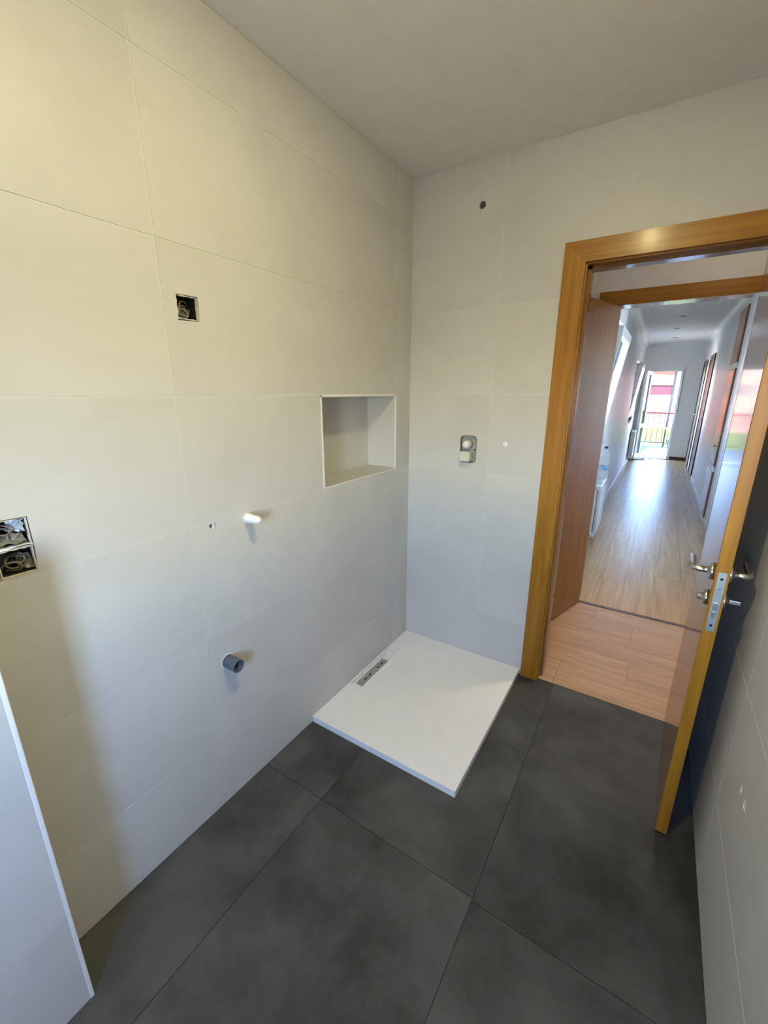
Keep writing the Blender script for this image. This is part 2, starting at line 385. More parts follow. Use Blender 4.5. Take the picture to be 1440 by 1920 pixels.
MB().bbox(-0.0, LT, -LW, 0.0, 0.008, 2.012, 0.0015).build('leaf', 'leaf_wood', D1)
MB().bbox(0.0005, LT - 0.0005, -LW - 0.006, -LW + 0.001, 0.008, 2.012, 0.001).build('edge_lipping', 'oak_z', D1, 'honey oak edge of the door leaf')
lever(D1, -1, 0.985, -LW + 0.055, 0.0); lever(D1, 1, 0.985, -LW + 0.055, LT)
pl = MB().slab(rrect(LT / 2 - 0.0105, LT / 2 + 0.0105, 0.815, 1.005, 0.003, 3), [], lambda u, v, d: (u, -LW - 0.0075 + d, v), 0, 0.004).build('lock_plate', 'zinc', D1, 'zinc lock face plate in the door edge')
for z, w, h in ((0.835, 0.004, 0.004), (0.985, 0.004, 0.004), (0.955, 0.003, 0.006)):
    MB().lathe((LT / 2, -LW - 0.0074, z), (0, -1, 0), [(0, w), (0.001, w * 0.9), (0.001, 0)], 12).build('screw', 'black' if h < 0.005 else 'steel', pl)
MB().bbox(LT / 2 - 0.006, LT / 2 + 0.006, -LW - 0.012, -LW - 0.003, 0.888, 0.910, 0.001).build('latch_bolt', 'steel', pl)
MB().bbox(LT / 2 - 0.005, LT / 2 + 0.005, -LW - 0.009, -LW - 0.003, 0.862, 0.880, 0.001).build('dead_bolt', 'steel', pl)
yk = -LW + 0.055; zk = 0.898
cy = MB().lathe((0.0, yk, zk), (-1, 0, 0), [(0, 0.024), (0.007, 0.024), (0.009, 0.022), (0.009, 0.012), (0.024, 0.012), (0.026, 0.010), (0.026, 0)], 24).build('lock_cylinder', 'steel', D1, 'steel release knob on the hall side')
th = MB().lathe((LT, yk, zk), (1, 0, 0), [(0, 0.024), (0.007, 0.024), (0.009, 0.022), (0.009, 0.008), (0.018, 0.008), (0.018, 0)], 24).build('turn_rosette', 'steel', D1)
MB().bbox(LT + 0.016, LT + 0.046, yk - 0.005, yk + 0.005, zk - 0.007, zk + 0.007, 0.003).build('thumb_turn', 'steel', th)
for z in (0.22, 1.0, 1.80):
    MB().lathe((0.008, 0.007, z), (0, 0, 1), [(0, 0.006), (0.08, 0.006)], 12).build('hinge', 'steel', D1)

# ================================================================== SHOWER TRAY
TW, TD, TZ = 0.727, 0.890, 0.0297
TR = thing('shower_tray', 'flat white resin shower tray with linear drain in the corner', 'shower tray')
xs = 0.079; y_a, y_b = -0.612, -0.245; e = 0.0015
mb = MB()
mb.slab([(e, -TD), (xs, -TD), (xs, -e), (e, -e)], [rect(0.012, 0.0775, y_a, y_b)], lambda u, v, d: (u, v, TZ - d), 0, TZ, False)
dz = 0.0065
ys = [-TD, -0.775, y_a, y_b, -0.150, -e]; zs = [TZ, TZ, TZ - dz, TZ - dz, TZ, TZ]
vs = [(xs, y, z) for y, z in zip(ys, zs)] + [(TW, -TD, TZ), (TW, -e, TZ)] + [(xs, y, TZ - 0.012) for y in ys]
fs = [(0, 6, 1), (1, 6, 2), (2, 6, 3), (3, 6, 7), (3, 7, 4), (4, 7, 5)] + [(i, i + 1, i + 9, i + 8) for i in range(5)]
mb.add(vs, fs)
mb.add([(xs, -TD, TZ), (TW, -TD, TZ), (TW, -e, TZ), (xs, -e, TZ), (xs, -TD, 0.0), (TW, -TD, 0.0), (TW, -e, 0.0), (xs, -e, 0.0)], [(0, 1, 5, 4), (1, 2, 6, 5), (2, 3, 7, 6), (4, 5, 6, 7)])
mb.build('tray_body', 'tray', TR)
pk = MB().slab(rect(0.012, xs, y_a, y_b), [], lambda u, v, d: (u, v, TZ - 0.012 - d), 0, 0.003).build('drain_channel', 'tray', TR)
slots = []
for c in (-0.525, -0.485, -0.405, -0.368): slots.append(rrect(0.049, 0.057, c - 0.014, c + 0.014, 0.0035, 3))
dots = [circ(0.040, -0.568, 0.003, 10), circ(0.064, -0.570, 0.003, 10), circ(0.040, -0.340, 0.003, 10), circ(0.064, -0.340, 0.003, 10), circ(0.040, -0.449, 0.003, 10), circ(0.062, -0.447, 0.003, 10)]
dp = MB().slab(rrect(0.032, 0.0745, -0.580, -0.330, 0.006), slots + dots, lambda u, v, d: (u, v, TZ - 0.006 - d), 0, 0.003).build('drain_plate', 'drain_steel', TR, 'grey steel drain cover with dark slots')
MB().slab(rect(0.034, 0.0725, -0.578, -0.332), [], lambda u, v, d: (u, v, TZ - 0.0100 - d), 0, 0.0008).build('drain_gap', 'black', dp)
MB().bbox(0.014, 0.0765, y_a + 0.002, y_a + 0.020, TZ - 0.011, TZ - 0.002, 0.002).build('channel_step', 'tray', TR)
MB().bbox(0.014, 0.0765, y_b - 0.022, y_b - 0.002, TZ - 0.011, TZ - 0.002, 0.002).build('channel_step', 'tray', TR)
MB().bbox(0.020, 0.029, y_a + 0.022, y_b - 0.024, TZ - 0.011, TZ - 0.003, 0.002).build('channel_step', 'tray', TR)

# ================================================================== WALL NICHE
NI = thing('wall_niche', 'white edged rectangular shower niche recessed in the left wall', 'niche')
t = 0.008
MB().box(-ND - 0.006, -ND, NY0 + 0.001, NY1 - 0.001, NZ0 + 0.001, NZ1 - 0.001).build('back_tile', 'wall_tile', NI)
MB().box(-ND, -0.001, NY0 + 0.0005, NY0 + t, NZ0 + 0.001, NZ1 - 0.001).build('side_tile', 'wall_tile', NI)
MB().box(-ND, -0.001, NY1 - t, NY1 - 0.0005, NZ0 + 0.001, NZ1 - 0.001).build('side_tile', 'wall_tile', NI)
MB().box(-ND, -0.001, NY0 + t, NY1 - t, NZ1 - t, NZ1 - 0.0005).build('top_tile', 'wall_tile', NI)
MB().box(-ND, -0.001, NY0 + t, NY1 - t, NZ0 + 0.0005, NZ0 + t).build('bottom_tile', 'wall_tile', NI)
for (a, b, c, d) in ((NY0, NY1, NZ1 - t - 0.001, NZ1), (NY0, NY1, NZ0, NZ0 + 0.003), (NY0, NY0 + t + 0.0005, NZ0, NZ1), (NY1 - t - 0.0005, NY1, NZ0, NZ1)):
    MB().bbox(-0.004, 0.0018, a, b, c, d, 0.0008).build('edge_trim', 'white_trim', NI)

# ================================================================== ROUGH-IN FITTINGS ON THE LEFT WALL
def socket_box(name, label, loops, wires, mp=mapL):
    R = thing(name, label, 'socket box')
    for lp in loops:
        u0, u1 = min(p[0] for p in lp), max(p[0] for p in lp); v0, v1 = min(p[1] for p in lp), max(p[1] for p in lp)
        mb = MB(); dd = 0.046
        mb.slab(rect(u0, u1, v0, v1), [], mp, dd, dd + 0.003)
        mb.slab(rect(u0 + 0.0005, u1 - 0.0005, v0 + 0.0005, v1 - 0.0005), [rect(u0 + 0.003, u1 - 0.003, v0 + 0.003, v1 - 0.003)], mp, 0.011, dd)
        bx = mb.build('back_box', 'box_plastic', R)
        edge = []
        n = 9
        for (a, b) in (((u0, v0), (u1, v0)), ((u1, v0), (u1, v1)), ((u1, v1), (u0, v1)), ((u0, v1), (u0, v0))):
            for k in range(n): edge.append((a[0] + (b[0] - a[0]) * k / n, a[1] + (b[1] - a[1]) * k / n))
        cu, cv = (u0 + u1) / 2, (v0 + v1) / 2
        inner = []
        for p in edge:
            s = 1 - random.uniform(0.015, 0.09); inner.append((cu + (p[0] - cu) * s, cv + (p[1] - cv) * s))
        outer = [(cu + (p[0] - cu) * 0.995, cv + (p[1] - cv) * 0.995) for p in edge]
        MB().slab(outer, [inner], mp, 0.0008, 0.010).build('broken_rim', 'cream_plaster', R)
        for w in range(wires):
            a = (random.uniform(u0, u1), random.uniform(v0, v1)); pts = []
            ph = random.uniform(0, 6.28); ra = random.uniform(0.010, 0.022)
            cu2, cv2 = random.uniform(u0 + 0.02, u1 - 0.02), random.uniform(v0 + 0.014, v0 + (v1 - v0) * 0.62)
            for k in range(15):
                an = ph + k * 0.42
                pu = min(max(cu2 + ra * math.cos(an), u0 + 0.006), u1 - 0.006); pv = min(max(cv2 + ra * 0.8 * math.sin(an), v0 + 0.006), v1 - 0.006)
                pts.append(mp(pu, pv, 0.036 - 0.022 * math.sin(k / 14 * math.pi)))
            MB().tube(pts, 0.0021, 7).build('wire', ('wire_grey', 'wire_brown', 'wire_grey')[w % 3], R)
    return R
def rb(lp): return lp
socket_box('socket_box', 'single open electrical box with bundled wires above the niche line', [rect(-1.3295, -1.2645, 1.7035, 1.7655)], 5)
S2 = socket_box('socket_box', 'double open electrical box stacked two high at the left edge', [rect(-1.902, -1.8355, 1.1045, 1.168), rect(-1.8335, -1.7665, 1.1045, 1.166), rect(-1.8335, -1.766, 1.1715, 1.2345), rect(-1.902, -1.8355, 1.1715, 1.2345)], 3)
def film(pts, mt, parent):
    n = 6; mb = MB(); vs = []; fs = []
    (a, b, c, d) = [Vector(p) for p in pts]
    for i in range(n + 1):
        for j in range(n + 1):
            s, q = i / n, j / n
            p = a * (1 - s) * (1 - q) + b * s * (1 - q) + c * s * q + d * (1 - s) * q
            vs.append(p + Vector((random.uniform(-0.004, 0.004), random.uniform(-0.003, 0.003), random.uniform(-0.003, 0.003))))
    for i in range(n):
        for j in range(n): k = i * (n + 1) + j; fs.append((k, k + 1, k + n + 2, k + n + 1))
    o = mb.add(vs, fs).build('plastic_film', mt, parent)
    md = o.modifiers.new('t', 'SOLIDIFY'); md.thickness = 0.0008
    return o
film([(-0.030, -1.800, 1.205), (-0.012, -1.772, 1.200), (-0.014, -1.770, 1.229), (-0.030, -1.795, 1.230)], 'wire_blue', S2)
film([(-0.018, -1.828, 1.178), (-0.010, -1.772, 1.176), (-0.016, -1.775, 1.200), (-0.024, -1.815, 1.196)], 'wire_grey', S2)
film([(-0.030, -1.795, 1.112), (-0.010, -1.770, 1.110), (-0.014, -1.772, 1.148), (-0.030, -1.792, 1.150)], 'wire_grey', S2)

CP = thing('capped_pipe', 'white plugged water pipe sticking out just under the niche row', 'pipe', (0, -1.158, 1.078))
MB().lathe((-0.05, 0, 0), (1, 0, 0), [(0, 0.0165), (0.052, 0.0165), (0.054, 0.0185), (0.060, 0.0185), (0.061, 0.0165), (0.080, 0.0158), (0.100, 0.0145), (0.110, 0.0115), (0.115, 0.006), (0.116, 0)], 24).build('plug', 'white_plastic', CP)
MB().lathe((-0.002, 0, 0), (1, 0, 0), [(0, 0.0205), (0.0035, 0.0200), (0.004, 0.0170), (0.0, 0.0170)], 24).build('collar', 'cream_plaster', CP)
GP = thing('waste_pipe', 'short dark grey plastic waste pipe stub low on the left wall', 'pipe', (0, -1.300, 0.578))
MB().lathe((-0.06, 0, 0), (1, 0, 0), [(0, 0.0235), (0.118, 0.0235), (0.119, 0.0225), (0.119, 0.0195), (0.118, 0.0190), (0.02, 0.0190), (0.02, 0.0)], 28).build('pipe', 'pvc_grey', GP)
MB().lathe((-0.002, 0, 0), (1, 0, 0), [(0, 0.0295), (0.0025, 0.0285), (0.003, 0.0240), (0.0, 0.0240)], 24).build('grout_ring', 'grout', GP)
CO = thing('water_outlet', 'small open brass water outlet beside the white plugged pipe', 'pipe', (0, -1.300, 1.085))
MB().lathe((-0.045, 0, 0), (1, 0, 0), [(0, 0.0112), (0.034, 0.0112), (0.034, 0.0075), (0.008, 0.0075), (0.008, 0)], 18).build('socket', 'grey_plastic', CO)
MB().slab([(-0.0117, 0.0112), (-0.0117, -0.001), (-0.008, -0.0085), (0, -0.0117), (0.008, -0.0085), (0.0117, -0.001), (0.0117, 0.0112)], [circ(0, -0.0005, 0.0085, 14)], mapL, 0.004, 0.014).build('plaster_ring', 'white_plastic', CO)

# ================================================================== FITTINGS ON THE FAR WALL
VA = thing('shower_valve', 'grey built-in shower mixer body with ivory protective cover', 'shower valve', (0.353, 0, 1.217))
MB().slab(rrect(-0.044, 0.044, -0.070, 0.070, 0.019), [rrect(-0.0405, 0.0405, -0.0665, 0.0665, 0.017)], mapB, -0.002, 0.026).build('frame', 'gasket', VA)
MB().slab(rrect(-0.0403, 0.0403, -0.0663, 0.0663, 0.017), [], mapB, 0.018, 0.026).build('back_plate', 'grey_plastic', VA)
MB().lathe((-0.002, 0.018, 0.026), (0, -1, 0), [(0, 0.024), (0.034, 0.021), (0.050, 0.017), (0.058, 0.011), (0.060, 0)], 24).build('knob', 'white_plastic', VA)
MB().bbox(-0.034, 0.026, -0.046, 0.018, -0.060, -0.008, 0.009).build('cover', 'ivory_plastic', VA)
MB().lathe((0.031, 0.018, -0.002), (0, -1, 0), [(0, 0.004), (0.003, 0.004), (0.003, 0)], 12).build('screw', 'black', VA)
PO = thing('plugged_outlet', 'small white round plugged outlet between valve and doorway', 'pipe', (0.546, 0, 1.256))
MB().lathe((0, 0.03, 0), (0, -1, 0), [(0, 0.0155), (0.0285, 0.0155), (0.0285, 0.0125), (0.024, 0.0115), (0.024, 0.006), (0.027, 0.005), (0.027, 0)], 22).build('plug', 'white_plastic', PO)
SO = thing('shower_head_outlet', 'small dark round pipe outlet high on the far wall', 'pipe', (0.357, 0, 2.316))
MB().lathe((0, 0.05, 0), (0, -1, 0), [(0, 0.0125), (0.042, 0.0125), (0.042, 0.009), (0.012, 0.009), (0.012, 0)], 18).build('socket', 'wire_brown', SO)

# broken spots on the right wall
for lp, lb in ((chip1, 'upper of two small chipped drill holes in the right wall'), (chip2, 'lower of two small chipped drill holes in the right wall')):
    o = MB().slab(lp, [], mapR, 0.0055, 0.0095).build('drill_hole', 'cream_plaster'); tag(o, lb, 'hole')

# ================================================================== VESTIBULE
Y2, Y3 = 1.08, 1.20
fv = MB().box(0.40, 2.10, 0.02, Y2, -0.15, -0.004).build('floor_vestibule', 'plank_gap'); struct(fv, 'oak plank floor of the small lobby')
def planks(parent, x0, x1, y0, y1, along, edges, joints, mt, gap=0.0009):
    for i in range(len(edges) - 1):
        a, b = edges[i] + gap, edges[i + 1] - gap
        lo, hi = (x0, x1) if along == 'x' else (y0, y1)
        js = [lo] + [j for j in sorted(joints[i % len(joints)]) if lo < j < hi] + [hi]
        for k in range(len(js) - 1):
            p, q = js[k] + gap, js[k + 1] - gap
            if along == 'x': MB().box(p, q, a, b, -0.004, 0.0).build('plank', mt, parent)
            else: MB().box(a, b, p, q, -0.004, 0.0).build('plank', mt, parent)
planks(fv, 0.56, 2.10, 0.02, Y2 - 0.012, 'x', [0.02, 0.245, 0.440, 0.648, 0.850, Y2 - 0.012], [[0.9], [1.235], [0.75, 1.75], [1.231], [1.0]], 'plank_x')
MB().box(0.82, 1.42, 0.012, 0.026, -0.004, 0.0015).build('threshold_strip', 'plank_x', fv)
struct(MB().box(0.50, 0.60, 0.10, Y2, 0, 2.45).build('wall_vestibule_left', 'plaster'), 'left wall of the lobby')
struct(MB().box(0.60, 0.711, 0.99, Y2, 0, 2.45).build('wall_vestibule_pier', 'plaster'), 'short wall pier beside the lobby doorway')
struct(MB().box(2.0, 2.10, 0.10, Y2, 0, 2.45).build('wall_vestibule_right', 'plaster'), 'right wall of the lobby')
struct(MB().box(0.50, 2.10, 0.10, Y2, 2.45, 2.60).build('ceiling_vestibule', 'plaster'), 'lobby ceiling')
VX0, VX1, VZ = 0.861, 1.600, 2.016
w2 = MB().slab([(0.30, -0.02), (VX0 - 0.02, -0.02), (VX0 - 0.02, VZ + 0.02), (VX1 + 0.02, VZ + 0.02), (VX1 + 0.02, -0.02), (2.4, -0.02), (2.4, 2.75), (0.30, 2.75)], [], mapB, Y2, Y3).build('wall_corridor_near', 'plaster')
struct(w2, 'white wall with the second doorway between lobby and corridor')
f2 = root('trim_2'); struct(f2, 'oak frame around the second doorway')
P0, P1, PZ = 0.741, 1.72, 2.099
for y0, y1 in ((Y2 - 0.015, Y2), (Y3, Y3 + 0.015)):
    MB().slab([(P0, 0), (VX0, 0), (VX0, VZ), (P0 + 0.004, PZ)], [], mapB, y0, y1).build('architrave', 'oak_z', f2)
    MB().slab([(VX1, 0), (P1, 0), (P1, PZ), (VX1, VZ)], [], mapB, y0, y1).build('architrave', 'oak_z', f2)
    MB().slab([(P0, PZ), (VX0, VZ), (VX1, VZ), (P1, PZ)], [], mapB, y0, y1).build('architrave', 'oak_x', f2)
MB().box(VX0 - 0.02, VX0, Y2, Y3, 0, VZ).build('jamb', 'leaf_wood', f2)
MB().box(VX1, VX1 + 0.02, Y2, Y3, 0, VZ).build('jamb', 'leaf_wood', f2)
MB().box(VX0 - 0.02, VX1 + 0.02, Y2, Y3, VZ, VZ + 0.02).build('head', 'leaf_wood', f2)
D2 = root('door_2', (0.872, 1.062, 0.0), math.atan2(-0.284, 0.959)); struct(D2, 'varnished oak door of the second doorway standing open on the left')
MB().bbox(-0.035, 0.0, -0.72, 0.0, 0.008, 2.008, 0.0015).build('leaf', 'hall_leaf', D2)
lever(D2, 1, 1.0, -0.655, 0.0)
thr = MB().slab(rect(VX0, VX1, Y2 - 0.012, Y2 + 0.018), [], mapF, -0.003, 0.004).build('threshold_strip', 'dark_wood', fv)

# ================================================================== CORRIDOR
CX0, CX1, CY1, CH = 0.68, 1.80, 9.55, 2.50
fc = MB().box(0.4, 2.2, Y2 + 0.018, CY1 + 0.1, -0.15, -0.004).build('floor_corridor', 'plank_gap'); struct(fc, 'oak plank corridor floor reflecting the balcony door')
E_ = [0.55, 0.745, 0.942, 1.137, 1.333, 1.529, 1.725, 1.92]
J_ = [[2.4, 3.9, 5.4, 6.9, 8.4], [1.72, 3.22, 4.72, 6.22, 7.72, 9.2], [1.60, 3.12, 4.62, 6.12, 7.6], [2.5, 4.0, 5.5, 7.0, 8.5], [1.9, 3.4, 4.9, 6.4, 7.9], [2.8, 4.3, 5.8, 7.3, 8.8], [2.0, 3.5, 5.0, 6.5, 8.0]]
planks(fc, 0, 0, Y2 + 0.018, CY1, 'y', E_, J_, 'plank_y')
A1 = rect(2.10, 3.12, 0.97, 2.08); A2 = rect(7.15, 8.15, 0.97, 2.05)
wcl = MB().slab(rect(Y3, CY1 + 0.1, -0.02, 2.7), [A1, A2], lambda u, v, d: (CX0 - d, u, v), 0, 0.22).build('wall_corridor_left', 'plaster_gloss'); struct(wcl, 'white corridor wall with two windows on the left')
DR1 = rect(7.06, 7.84, -0.01, 2.08); DR2 = rect(8.55, 9.25, -0.01, 2.06)
wcr = MB().slab(rect(Y3, CY1 + 0.1, -0.02, 2.7), [], lambda u, v, d: (CX1 + d, u, v), 0, 0.2).build('wall_corridor_right', 'plaster_gloss'); struct(wcr, 'white corridor wall with cupboard and doors on the right')
BX0, BX1, BZ = 0.835, 1.455, 1.965
we = MB().slab([(0.4, -0.02), (BX0, -0.02), (BX0, BZ), (BX1, BZ), (BX1, -0.02), (2.2, -0.02), (2.2, 2.7), (0.4, 2.7)], [], mapB, CY1, CY1 + 0.22).build('wall_corridor_end', 'plaster'); struct(we, 'white end wall of the corridor around the balcony door')
struct(MB().box(0.4, 2.2, Y3, CY1 + 0.1, CH, CH + 0.2).build('ceiling_corridor', 'plaster'), 'white corridor ceiling')
def cove(name, p0, p1, inward, label):
    """quarter-round plaster cove along the ceiling edge"""
    r = 0.09; pr = [(0, 0)] + [(r - r * math.sin(a), -r + r * math.cos(a)) for a in [k * math.pi / 12 for k in range(7)]]
    pr = [(0.0, -r)] + [(r - r * math.cos(a), -r + r * math.sin(a)) for a in [k * math.pi / 16 for k in range(1, 8)]] + [(r, 0.0), (0.0, 0.0)]
    a, b, n = Vector(p0), Vector(p1), Vector(inward); k = len(pr)
    vs = [a + n * u + Vector((0, 0, v)) for u, v in pr] + [b + n * u + Vector((0, 0, v)) for u, v in pr]
    fs = [(i, (i + 1) % k, (i + 1) % k + k, i + k) for i in range(k)] + [tuple(range(k)), tuple(range(k, 2 * k))]
    struct(MB().add(vs, fs).build(name, 'white_trim'), label)
cove('trim_3', (CX0, Y3, CH), (CX0, CY1, CH), (1, 0, 0), 'white plaster cove over the window wall')
cove('trim_4', (CX1, Y3, CH), (CX1, CY1, CH), (-1, 0, 0), 'white plaster cove over the cupboard wall')
cove('trim_5', (CX0, CY1, CH), (CX1, CY1, CH), (0, -1, 0), 'white plaster cove over the balcony door')
def base(name, x0, x1, y0, y1, h, mt, label): struct(MB().bbox(x0, x1, y0, y1, 0, h, 0.003).build(name, mt), label)
base('baseboard_left', CX0, CX0 + 0.015, Y3, CY1 - 0.3, 0.085, 'white_trim', 'white corridor baseboard under the windows')
base('baseboard_right', CX1 - 0.015, CX1, 4.70, 7.00, 0.085, 'white_trim', 'white corridor baseboard between cupboard and door')
base('baseboard_end', BX1 + 0.03, CX1, CY1 - 0.015, CY1, 0.075, 'dark_wood', 'dark brown baseboard beside the balcony door')

# corridor windows, sashes tilted inwards
def tilt_window(name, lp, label, tilt, boxz):
    y0, y1 = lp[0][0], lp[1][0]; z0, z1 = lp[0][1], lp[2][1]
    R = root(name); struct(R, label)
    mp = lambda u, v, d: (CX0 - d, u, v)
    MB().slab(rect(y0, y1, z0, z1), [rect(y0 + 0.055, y1 - 0.055, z0 + 0.055, z1 - 0.055)], mp, 0.06, 0.13).build('window_frame', 'dark_wood', R)
    for yy in (y0, y1 - 0.004): MB().box(CX0 - 0.06, CX0 - 0.001, yy, yy + 0.004, z0, z1).build('reveal_board', 'dark_wood', R)
    MB().bbox(CX0 - 0.06, CX0 + 0.035, y0 - 0.03, y1 + 0.03, z0 - 0.03, z0, 0.004).build('window_sill', 'white_trim', R)
    a = math.radians(tilt); px, pz = CX0 - 0.045, z0 + 0.05
    T = Matrix.Translation((px, 0, pz)) @ Matrix.Rotation(a, 4, 'Y')
    ms = lambda u, v, d: tuple(T @ Vector((-d, u, v - pz)))
    ya, yb, za, zb = y0 + 0.05, y1 - 0.005, z0 + 0.05, z1 - 0.03
    sf = MB().slab(rect(ya, yb, za, zb), [rect(ya + 0.07, yb - 0.07, za + 0.07, zb - 0.07)], ms, -0.035, 0.03).build('sash', 'white_pvc', R)
    MB().slab(rect(ya + 0.012, yb - 0.012, za + 0.012, zb - 0.012), [rect(ya + 0.06, yb - 0.06, za + 0.06, zb - 0.06)], ms, 0.0302, 0.040).build('gasket', 'gasket', sf)
    MB().slab(rect(ya + 0.07, yb - 0.07, za + 0.07, zb - 0.07), [], ms, -0.006, 0.004).build('pane', 'pane', sf)
    if boxz:
        MB().bbox(CX0 + 0.0005, CX0 + 0.068, y0 - 0.08, y1 + 0.01, z1 + 0.035, boxz, 0.003).build('shutter_box', 'white_trim', R)
    portal(name + '_portal', (CX0 - 0.225, (y0 + y1) / 2, (z0 + z1) / 2), y1 - y0, z1 - z0, (1, 0, 0))
tilt_window('window_2', A1, 'white tilted-open corridor window above the near radiator', 8.0, 2.36)
tilt_window('window_3', A2, 'white tilted-open corridor window near the balcony door', 6.5, None)

# radiators
def radiator(x0, x1, y0, y1, z0, z1, n, label):
    R = thing('radiator', label, 'radiator', (x0, y0, z0), 0, 'corridor radiators')
    dx, dy, dz_ = x1 - x0, (y1 - y0) / n, z1 - z0
    for k in range(n):
        mb = MB()
        a, b = k * dy + 0.004, (k + 1) * dy - 0.004
        mb.bbox(0, dx, a, b, 0, 0.05, 0.008); mb.bbox(0, dx, a, b, dz_ - 0.05, dz_, 0.012)
        for q in range(3):
            c = dx * (q + 0.5) / 3; mb.bbox(c - dx * 0.13, c + dx * 0.13, a + 0.004, b - 0.004, 0.04, dz_ - 0.04, 0.004)
        mb.bbox(dx - 0.008, dx, a - 0.002, b + 0.002, 0.02, dz_ - 0.02, 0.003)
        mb.build('radiator_section', 'white_enamel', R)
    for z in (0.025, dz_ - 0.025):
        p = MB().lathe((dx * 0.45, 0.006, z), (0, -1, 0), [(0, 0.021), (0.012, 0.021), (0.014, 0.018), (0.014, 0)], 18).build('plug', 'white_enamel', R)
        MB().lathe((dx * 0.45, -0.007, z), (0, -1, 0), [(0, 0.009), (0.004, 0.008), (0.004, 0)], 10).build('vent', 'gasket', p)
    for y in (0.03, y1 - y0 - 0.03): MB().box(-0.02, 0.01, y, y + 0.02, dz_ * 0.8, dz_ * 0.8 + 0.02).build('bracket', 'white_enamel', R)
    return R
radiator(0.70, 0.795, 2.47, 2.97, 0.075, 0.612, 6, 'white sectional radiator under the near corridor window with bottles on it')
radiator(0.70, 0.780, 8.55, 9.05, 0.090, 0.690, 6, 'white sectional radiator beside the open balcony door')
def bottle(loc, h, r, label, cap, lab):
    R = thing('water_bottle', label, 'bottle', loc, 0, 'plastic bottles on the radiator')
    pr = [(0, r * 0.8), (h * 0.02, r), (h * 0.18, r), (h * 0.2, r * 0.95), (h * 0.24, r), (h * 0.58, r), (h * 0.60, r * 0.95), (h * 0.64, r), (h * 0.74, r * 0.92), (h * 0.88, r * 0.45), (h * 0.93, r * 0.33), (h * 0.985, r * 0.33)]
    MB().lathe((0, 0, 0), (0, 0, 1), pr, 24).build('bottle_body', 'clear_plastic', R)
    if cap: MB().lathe((0, 0, h * 0.945), (0, 0, 1), [(0, r * 0.40), (h * 0.055, r * 0.40), (h * 0.055, 0)], 18).build('cap', 'cap_navy', R, 'navy screw cap')
    if lab: MB().lathe((0, 0, 0), (0, 0, 1), [(h * lab, r * 1.012), (h * (lab + 0.12), r * 1.012)], 24).build('label_band', 'label_blue', R, 'pale blue label')
bottle((0.752, 2.86, 0.612), 0.345, 0.044, 'tall clear water bottle with navy cap on the radiator', True, 0.30)
bottle((0.742, 2.60, 0.612), 0.195, 0.034, 'shorter clear bottle nearer the open door on the radiator', False, None)

# ceiling spots
for x, y, lb in ((1.235, 5.38, 'nearest of three recessed corridor ceiling spots'), (1.19, 6.76, 'middle of three recessed corridor ceiling spots'), (1.18, 8.17, 'farthest of three recessed corridor ceiling spots')):
    R = thing('ceiling_spot', lb, 'ceiling light', (x, y, CH), 0, 'corridor ceiling spots')
    MB().lathe((0, 0, 0.0), (0, 0, -1), [(0, 0.048), (0.006, 0.046), (0.008, 0.036), (0.0, 0.034)], 24).build('ring', 'zinc', R)
    MB().lathe((0, 0, -0.0005), (0, 0, -1), [(0, 0.034), (0.002, 0.033), (0.002, 0)], 20).build('lens', 'iron', R)

# cupboard built into the right wall
CB = thing('built_in_cupboard', 'oak framed built-in cupboard in the right corridor wall', 'cupboard', (CX1, 4.06, 0))
for a in (0.0, 0.575): MB().box(-0.012, -0.0005, a, a + 0.04, 0.0, 2.40).build('stile', 'dark_wood', CB)
for z in (0.0, 0.605, 1.755, 2.40): MB().box(-0.014, -0.0005, -0.01, 0.625, z, z + (0.06 if z else 0.05)).build('rail', 'white_trim', CB)
for z0, z1 in ((0.055, 0.600), (0.670, 1.750), (1.820, 2.395)):
    d = MB().bbox(-0.016, -0.0005, 0.050, 0.565, z0, z1, 0.003).build('cupboard_door', 'oak_z', CB)
    if z0 < 1.0 and z1 > 1.0: MB().lathe((-0.016, 0.20, 0.885), (-1, 0, 0), [(0, 0.006), (0.014, 0.006), (0.018, 0.014), (0.026, 0.012), (0.028, 0)], 16).build('knob', 'steel', d)

# doors on the right corridor wall
def wall_door(name, y0, y1, z1, label, hy):
    R = root(name); struct(R, label)
    MB().slab([(y0 - 0.07, 0.0), (y0, 0.0), (y0, z1), (y1, z1), (y1, 0.0), (y1 + 0.07, 0.0), (y1 + 0.07, z1 + 0.07), (y0 - 0.07, z1 + 0.07)], [], lambda u, v, d: (CX1 - 0.0005 + d, u, v), -0.02, 0.0).build('architrave', 'dark_wood', R)
    MB().box(CX1 - 0.010, CX1 - 0.0005, y0, y1, 0.006, z1).build('leaf', 'dark_wood', R)
    MB().box(CX1 - 0.0235, CX1 - 0.0205, y0 - 0.076, y0 - 0.066, 0, z1 + 0.07).build('edge_bead', 'white_trim', R)
    h = MB().tube([(CX1 - 0.01, hy, 1.06), (CX1 - 0.055, hy, 1.06), (CX1 - 0.06, hy + 0.02, 1.06), (CX1 - 0.06, hy + 0.11, 1.06)], 0.009, 10).build('lever_handle', 'steel', R)
wall_door('door_4', 7.10, 7.82, 2.05, 'dark brown closed door on the right of the corridor', 7.16)
wall_door('door_5', 8.60, 9.28, 2.03, 'dark brown door nearest the balcony end', 8.66)

